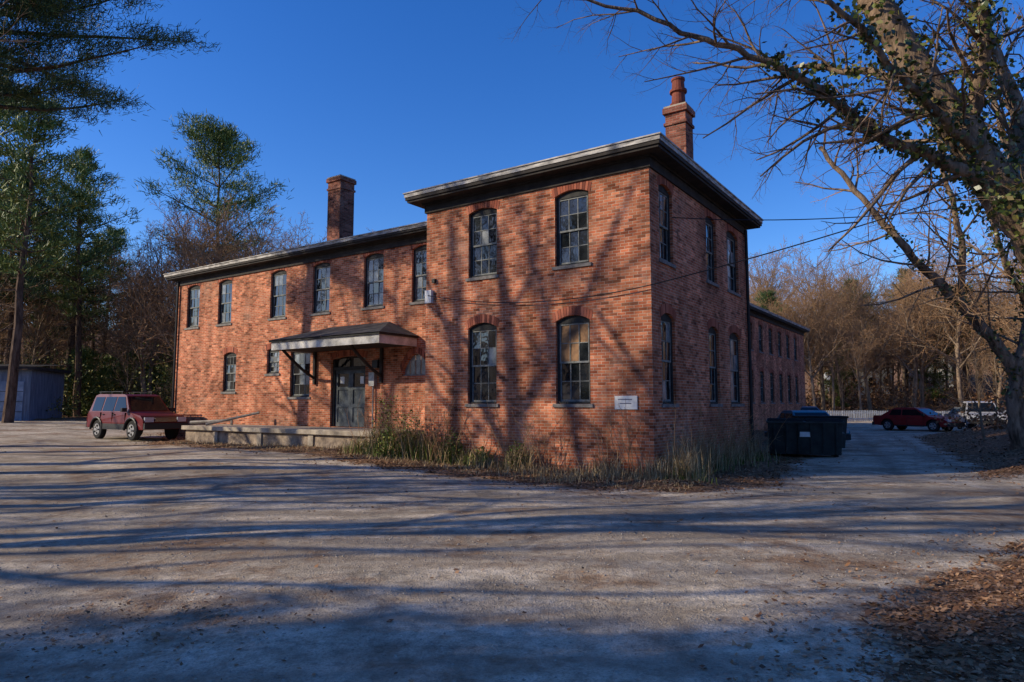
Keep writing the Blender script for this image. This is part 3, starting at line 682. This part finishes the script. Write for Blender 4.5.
for i in range(240):
    if i<90: a,bb=-.12-random.random()*.5,random.uniform(-.3,6.8)
    elif i<150: a,bb=random.uniform(.2,8.0),-.12-random.random()*.5
    else: a,bb=random.uniform(5.2,8.4),-.15-random.random()*.7
    X,Y=W(a,bb); z=H(X,Y); d=Vector((random.uniform(-.5,.5),random.uniform(-.5,.5),1)); L=random.uniform(.4,1.9); pts=[Vector((X,Y,z))]
    for q in range(5): d=(d+rvec()*.22).normalized(); pts.append(pts[-1]+d*L/5)
    b.tube(pts,[.008,.007,.006,.005,.004,.003],4)
    for q in range(2,5):
        for u in range(2):
            dd=(d+rvec()).normalized(); b.tube([pts[q],pts[q]+dd*random.uniform(.12,.35)],[.004,.002],3)
b.obj('bramble_stems',BARKT,w0)

# ------------------------------------------------------------------ vehicles
def paint(name,c,dirty=.08):
    m=M(name,c,.4,.25); f=m.noise(2.5,4); m.color(m.mix(m.ramp(f,[(.45,0.),(.75,dirty)]),c,(.2,.17,.14))); m.b.inputs['Coat Weight'].default_value=.12
    m.b.inputs['Coat Roughness'].default_value=.1; return m.mat
CG=M('car_glass',(.006,.008,.01),.05,.25).mat; LENS=M('headlamp',(.4,.42,.45),.1,.8).mat; RED=M('tail_lamp',(.3,.01,.01),.2,.6).mat; CHR=M('chrome',(.5,.5,.5),.2,.5,1).mat; TRIM=M('grey_trim',(.025,.025,.025),.6).mat
def vehicle(name,x,y,ang,kind,col,sc=1):
    e=empty(name,(x,y,H(x,y)+.0),ang); e.scale=(sc,)*3
    pm=paint('paint_'+name,col)
    if kind=='suv': L0,L1,wb0,wb1,wr,hw=-2.15,2.2,-1.3,1.35,.38,.86; belt=1.08; hood=1.02; low=.42; gh=[(-2.08,belt),(-1.95,1.72),(-1.7,1.78),(.25,1.76),(.5,1.7),(1.08,belt)]; wins=[(-1.86,-1.12),(-1.02,-.18),(-.1,.62)]
    elif kind=='pickup': L0,L1,wb0,wb1,wr,hw=-2.7,2.5,-1.7,1.55,.38,.9; belt=1.08; hood=1.05; low=.45; gh=[(-.75,belt),(-.6,1.7),(-.4,1.76),(.5,1.75),(.7,1.7),(1.2,belt)]; wins=[(-.5,.0),(.08,.78)]
    else: L0,L1,wb0,wb1,wr,hw=-2.25,2.25,-1.35,1.4,.33,.86; belt=.92; hood=.86; low=.3; gh=[(-1.75,belt),(-1.05,1.36),(-.8,1.42),(.2,1.42),(.4,1.37),(1.15,belt)]; wins=[(-1.25,-.5),(-.42,.62)]
    prof=[(L0,low+.05),(L0-.02,belt-.25),(L0+.05,belt)]
    if kind=='pickup': prof=[(L0,low+.05),(L0,belt-.05)]
    prof+=[(1.15,belt),(1.25,hood+.02),(L1-.25,hood-.08),(L1-.05,hood-.22),(L1,low+.3),(L1-.03,low)]
    for cx in (wb1,wb0):
        R_=wr+.08
        a0=math.asin(max(-1,min(1,(low-wr)/R_)))
        for i in range(11):
            an=a0+(math.pi-2*a0)*i/10; prof.append((cx+R_*math.cos(an),wr+R_*math.sin(an)))
    b=Buf(); n=len(prof)
    def side(z,s): return s*(hw-.05*max(0,(z-.75)/.35)-.03*max(0,(.6-z)/.3))
    for s in (-1,1): b.poly([(p[0],side(p[1],s),p[1]) for p in (prof if s>0 else prof[::-1])],0)
    for i in range(n):
        p=prof[i];q=prof[(i+1)%n]; b.quad((p[0],side(p[1],-1),p[1]),(q[0],side(q[1],-1),q[1]),(q[0],side(q[1],1),q[1]),(p[0],side(p[1],1),p[1]),0 if i<8 else 1)
    b.obj('body',[pm,TRIM],e,False,.05)
    b=Buf(); gw=lambda z: hw-.06-.2*(z-belt)/.75
    m=len(gh)
    for s in (-1,1): b.poly([(p[0],s*gw(p[1]),p[1]) for p in (gh if s<0 else gh[::-1])],0)
    for i in range(m-1):
        p=gh[i];q=gh[i+1]; b.quad((p[0],-gw(p[1]),p[1]),(p[0],gw(p[1]),p[1]),(q[0],gw(q[1]),q[1]),(q[0],-gw(q[1]),q[1]),0)
    b.obj('cabin',[pm],e,False,.03)
    b=Buf(); zt=gh[2][1]-.12; zb=belt+.03
    def edge(z,front):
        (xa,za),(xb,zb_)=(gh[-1],gh[-2]) if front else (gh[0],gh[1]); t=(z-za)/(zb_-za); return xa+(xb-xa)*t
    for s in (-1,1):
        for (w0_,w1_) in wins:
            x0t=max(w0_,edge(zt,False)+.1); x1t=min(w1_,edge(zt,True)-.1); x0b=max(w0_,edge(zb,False)+.1); x1b=min(w1_+.25 if w1_==wins[-1][1] else w1_,edge(zb,True)-.12)
            b.quad((x0b,s*(gw(zb)+.012),zb),(x1b,s*(gw(zb)+.012),zb),(x1t,s*(gw(zt)+.012),zt),(x0t,s*(gw(zt)+.012),zt))
    for fr,sg_ in ((True,1),(False,-1)):
        z0,z1=zb+.02,(gh[-2][1] if fr else gh[1][1])-.04; xx0=edge(z0,fr)+sg_*.015; xx1=edge(z1,fr)+sg_*.015
        b.quad((xx0,-gw(z0)+.08,z0),(xx0,gw(z0)-.08,z0),(xx1,gw(z1)-.06,z1),(xx1,-gw(z1)+.06,z1))
    b.obj('windows',CG,e)
    b=Buf()
    b.box(L1-.06,L1+.1,-hw+.02,hw-.02,low+.02,low+.24,0); b.box(L0-.1,L0+.06,-hw+.02,hw-.02,low+.02,low+.22,0)
    b.box(L1-.02,L1+.012,-.42,.42,low+.29,low+.46,1)
    for i in range(4): b.box(L1+.012,L1+.022,-.42,.42,low+.30+.04*i,low+.315+.04*i,3)
    for s in (-1,1):
        b.box(L1-.06,L1+.018,s*.46,s*.8,low+.28,low+.46,2); b.box(L0-.03,L0+.05,s*(hw-.17),s*(hw-.04),low+.28,low+.55,4)
        b.box(.85,.98,s*(hw-.02),s*(hw+.17),belt+.0,belt+.15,1)
        b.box(wb0+wr+.15,wb1-wr-.15,s*(hw-.03),s*(hw+.03),low-.02,low+.06,1)
        if kind=='suv': b.box(wb0+wr+.12,wb1-wr-.12,s*(hw-.03),s*(hw+.015),low+.065,low+.2,0)
        for hx in ((-.05,),(-.9,-.05))[kind!='pickup']: b.box(hx-.02,hx+.12,s*(hw-.03),s*(hw+.012),belt-.12,belt-.09,1)
        for sx in (-1.06,-.14,.85)[0 if kind=='suv' else 1:]: b.box(sx-.004,sx+.004,s*(hw-.04),s*(hw+.003),low+.1,belt-.03,1)
        if kind=='suv': 
            b.box(-1.8,.1,s*.55,s*.59,1.85,1.88,1)
            for sx in (-1.7,-.8,.0): b.box(sx,sx+.05,s*.55,s*.59,1.76,1.85,1)
            for cx in (wb0,wb1):
                pts=[Vector((cx+(wr+.09)*math.cos(t_*math.pi/10),s*(hw+.01),wr+(wr+.09)*math.sin(t_*math.pi/10))) for t_ in range(11)]; b.tube(pts,[.045]*11,6,1)
    if kind=='suv':
        for sx in (-1.5,-.3): b.box(sx,sx+.04,-.55,.55,1.86,1.885,1)
    if kind=='pickup': b.box(L0+.08,-.85,-hw+.1,hw-.1,belt-.03,belt+.012,1)
    b.obj('trim',[TRIM,BLACK,LENS,CHR,RED],e,False,.008)
    b=Buf()
    for cx in (wb0,wb1):
        for s in (-1,1):
            yo=s*(hw-.02); yi=s*(hw-.24); c=lambda yy:Vector((cx,yy,wr))
            b.tube([c(yi),c(yi+s*.02),c(yo-s*.03),c(yo)],[wr*.85,wr,wr,wr*.9],24,0,True)
            b.tube([c(yo-s*.01),c(yo+s*.012)],[wr*.62,wr*.6],20,1,True)
            b.tube([c(yo+s*.012),c(yo+s*.03)],[wr*.17,wr*.14],10,1,True)
            for q in range(5):
                an=q*2*math.pi/5; d=Vector((math.cos(an),0,math.sin(an)))
                b.tube([c(yo+s*.014)+d*wr*.3,c(yo+s*.014)+d*wr*.5],[.035,.035],6,2,True)
    b.obj('wheels',[RUBBER,METAL,BLACK],e)
    return e
vehicle('sport_utility_vehicle',-15.0,27.2,R(-34),'suv',(.12,.006,.008))
vehicle('parked_car',12.3,28.5,R(-95),'sedan',(.03,.16,.22))
vehicle('parked_car',24.9,42,R(-60),'sedan',(.22,.012,.012))
vehicle('pickup_truck',28.4,41.5,R(-115),'pickup',(.3,.3,.32))
vehicle('parked_car',33,49,R(-100),'sedan',(.08,.09,.1))
vehicle('parked_car',21.5,50,R(-90),'sedan',(.2,.2,.22))

e=empty('dumpster',(8.95,21.0,H(8.95,21)),R(-20)); b=Buf(); DM=mottled('dumpster_paint',(.015,.02,.02),(.04,.05,.05),3,.5)
def hexa(b,x0,x1,y0,y1,z0,z1,x0t,x1t,y0t,y1t,m):
    n=len(b.v); b.v+=[(x0,y0,z0),(x1,y0,z0),(x1,y1,z0),(x0,y1,z0),(x0t,y0t,z1),(x1t,y0t,z1),(x1t,y1t,z1),(x0t,y1t,z1)]
    for q in ((0,3,2,1),(4,5,6,7),(0,1,5,4),(1,2,6,5),(2,3,7,6),(3,0,4,7)): b.f.append(tuple(n+i for i in q)); b.m.append(m)
hexa(b,-.98,.98,-.6,.7,.12,1.05,-1.02,1.02,-.85,.75,0)
b.box(-1.06,1.06,-.9,.79,1.05,1.11,0)
for i in range(6): x=-.85+i*.34; hexa(b,x-.03,x+.03,-.64,-.6,.15,1.04,x-.03,x+.03,-.9,-.84,0)
for s in (-1,1): b.box(s*1.03,s*1.12,-.45,.45,.62,.76,0); b.box(s*.85-.06,s*.85+.06,-.5,-.38,0,.12,1); b.box(s*.85-.06,s*.85+.06,.45,.57,0,.12,1)
for s in (-1,1):
    hexa(b,s*.53-.5,s*.53+.5,-.9,.79,1.112,1.15,s*.53-.5,s*.53+.5,-.88,.79,1); 
    for yy in (-.6,-.1,.4): b.box(s*.53-.48,s*.53+.48,yy-.05,yy+.05,1.15,1.175,1)
b.box(-.15,.15,-.79,-.76,.65,.8,2)
b.obj('bin',[DM,RUBBER,WHITE],e,False,.01)
e=empty('waste_bin',(10.9,24.2,H(10.9,24.2)),R(-15)); b=Buf(); hexa(b,-.7,.7,-.5,.5,.12,1.15,-.8,.8,-.6,.6,0); b.box(-.83,.83,-.63,.63,1.15,1.22,1); b.box(-.6,-.45,-.4,.4,0,.12,1); b.box(.45,.6,-.4,.4,0,.12,1)
for i in range(4): b.box(-.62+i*.38,-.57+i*.38,-.6,-.52,.3,1.1,0)
b.obj('bin',[DM,RUBBER],e,False,.01)

e=empty('shed',(-32.0,40,H(-32.0,40)),R(14)); b=Buf(); SH=mottled('shed_board',(.08,.11,.16),(.17,.22,.29),3,.8,stretch=(3,3,.3))
b.box(-4.2,3.2,0,5,-.3,3.1,0)
hexa(b,-4.5,3.5,-.3,5.3,3.1,3.3,-4.5,3.5,-.3,5.3,1)
n=len(b.v); b.v+=[(-4.5,-.3,3.301),(3.5,-.3,3.301),(3.5,5.3,3.7),(-4.5,5.3,3.7)]; b.f.append((n,n+1,n+2,n+3)); b.m.append(1)
for gx0 in (-3.8,-.35):
    b.box(gx0,gx0+3.2,-.05,-.002,0,2.4,2); 
    for i in range(1,4): b.box(gx0,gx0+3.2,-.065,-.052,i*.6-.015,i*.6+.015,3)
b.obj('shed_body',[SH,SOFFIT,mottled('shed_door',(.14,.2,.28),(.28,.36,.46),2),FRAME],e)

def house(x,y,rz,w,d,hh,col):
    e=empty('house',(x,y,H(x,y)),rz); b=Buf(); b.box(-w/2,w/2,-d/2,d/2,-1.5,hh,0)
    rr=hh+d*.38; b.poly([(-w/2,-d/2,hh),(-w/2,d/2,hh),(-w/2,0,rr)],0); b.poly([(w/2,-d/2,hh),(w/2,d/2,hh),(w/2,0,rr)],0)
    for s in (-1,1): b.quad((-w/2-.4,s*(d/2+.4),hh-.25),(w/2+.4,s*(d/2+.4),hh-.25),(w/2+.4,0,rr+.05),(-w/2-.4,0,rr+.05),1)
    for i in range(int(w/2.2)):
        for z in (1,3.7):
            if z+1.3<hh: x0=-w/2+1+i*2.2; b.box(x0-.1,x0+1,-d/2-.06,-d/2-.001,z-.1,z+1.4,3); b.box(x0,x0+.9,-d/2-.08,-d/2-.062,z,z+1.3,2)
    b.obj('house_body',[col,ROOFM,GLASS,SASH],e)
SID=mottled('siding',(.4,.42,.42),(.55,.56,.55),2)
house(57,112,R(-15),9,7,4.4,SID); house(69,112,R(60),8,6,4.2,SID)
b=Buf()
for i in range(20):
    x=26+i*1.15; y=60+i*.25; z=H(x,y)
    for q in range(7): b.box(x+q*.155,x+q*.155+.09,y,y+.02,z+.05,z+1.0,0)
    b.box(x,x+1.15,y+.022,y+.06,z+.25,z+.33,0); b.box(x,x+1.15,y+.022,y+.06,z+.75,z+.83,0)
b.obj('picket_fence',SID)

# ------------------------------------------------------------------ light, sky, camera
el=R(26); az=math.atan2(-.985,-.172)
w=bpy.data.worlds.new('World'); scene.world=w; w.use_nodes=True; nt=w.node_tree
sk=nt.nodes.new('ShaderNodeTexSky'); sk.sky_type='NISHITA'; sk.sun_disc=False; sk.sun_elevation=el; sk.sun_rotation=az%(2*math.pi)
sk.air_density=1.0; sk.dust_density=.3; sk.ozone_density=4.5; sk.altitude=100
hs=nt.nodes.new('ShaderNodeHueSaturation'); hs.inputs['Saturation'].default_value=1.27; hs.inputs['Hue'].default_value=.515; hs.inputs['Value'].default_value=1.25
nt.links.new(sk.outputs[0],hs.inputs['Color']); nt.links.new(hs.outputs[0],nt.nodes['Background'].inputs[0]); nt.nodes['Background'].inputs[1].default_value=.15
sl=bpy.data.lights.new('sun','SUN'); sl.energy=5; sl.angle=R(.5); sl.color=(1,.86,.65)
so=bpy.data.objects.new('sun',sl); scene.collection.objects.link(so)
dirs=Vector((-.985*math.cos(el),-.172*math.cos(el),math.sin(el))); so.rotation_euler=dirs.to_track_quat('Z','Y').to_euler()
cd=bpy.data.cameras.new('camera'); cd.lens=678/1024*36; cd.sensor_width=36; cd.clip_end=2000; cd.clip_start=.05
co=bpy.data.objects.new('camera',cd); co.location=(0,0,1.62); co.rotation_euler=(R(95.3),0,0); scene.collection.objects.link(co); scene.camera=co
scene.view_settings.view_transform='Standard'; scene.view_settings.look='None'; scene.view_settings.exposure=0
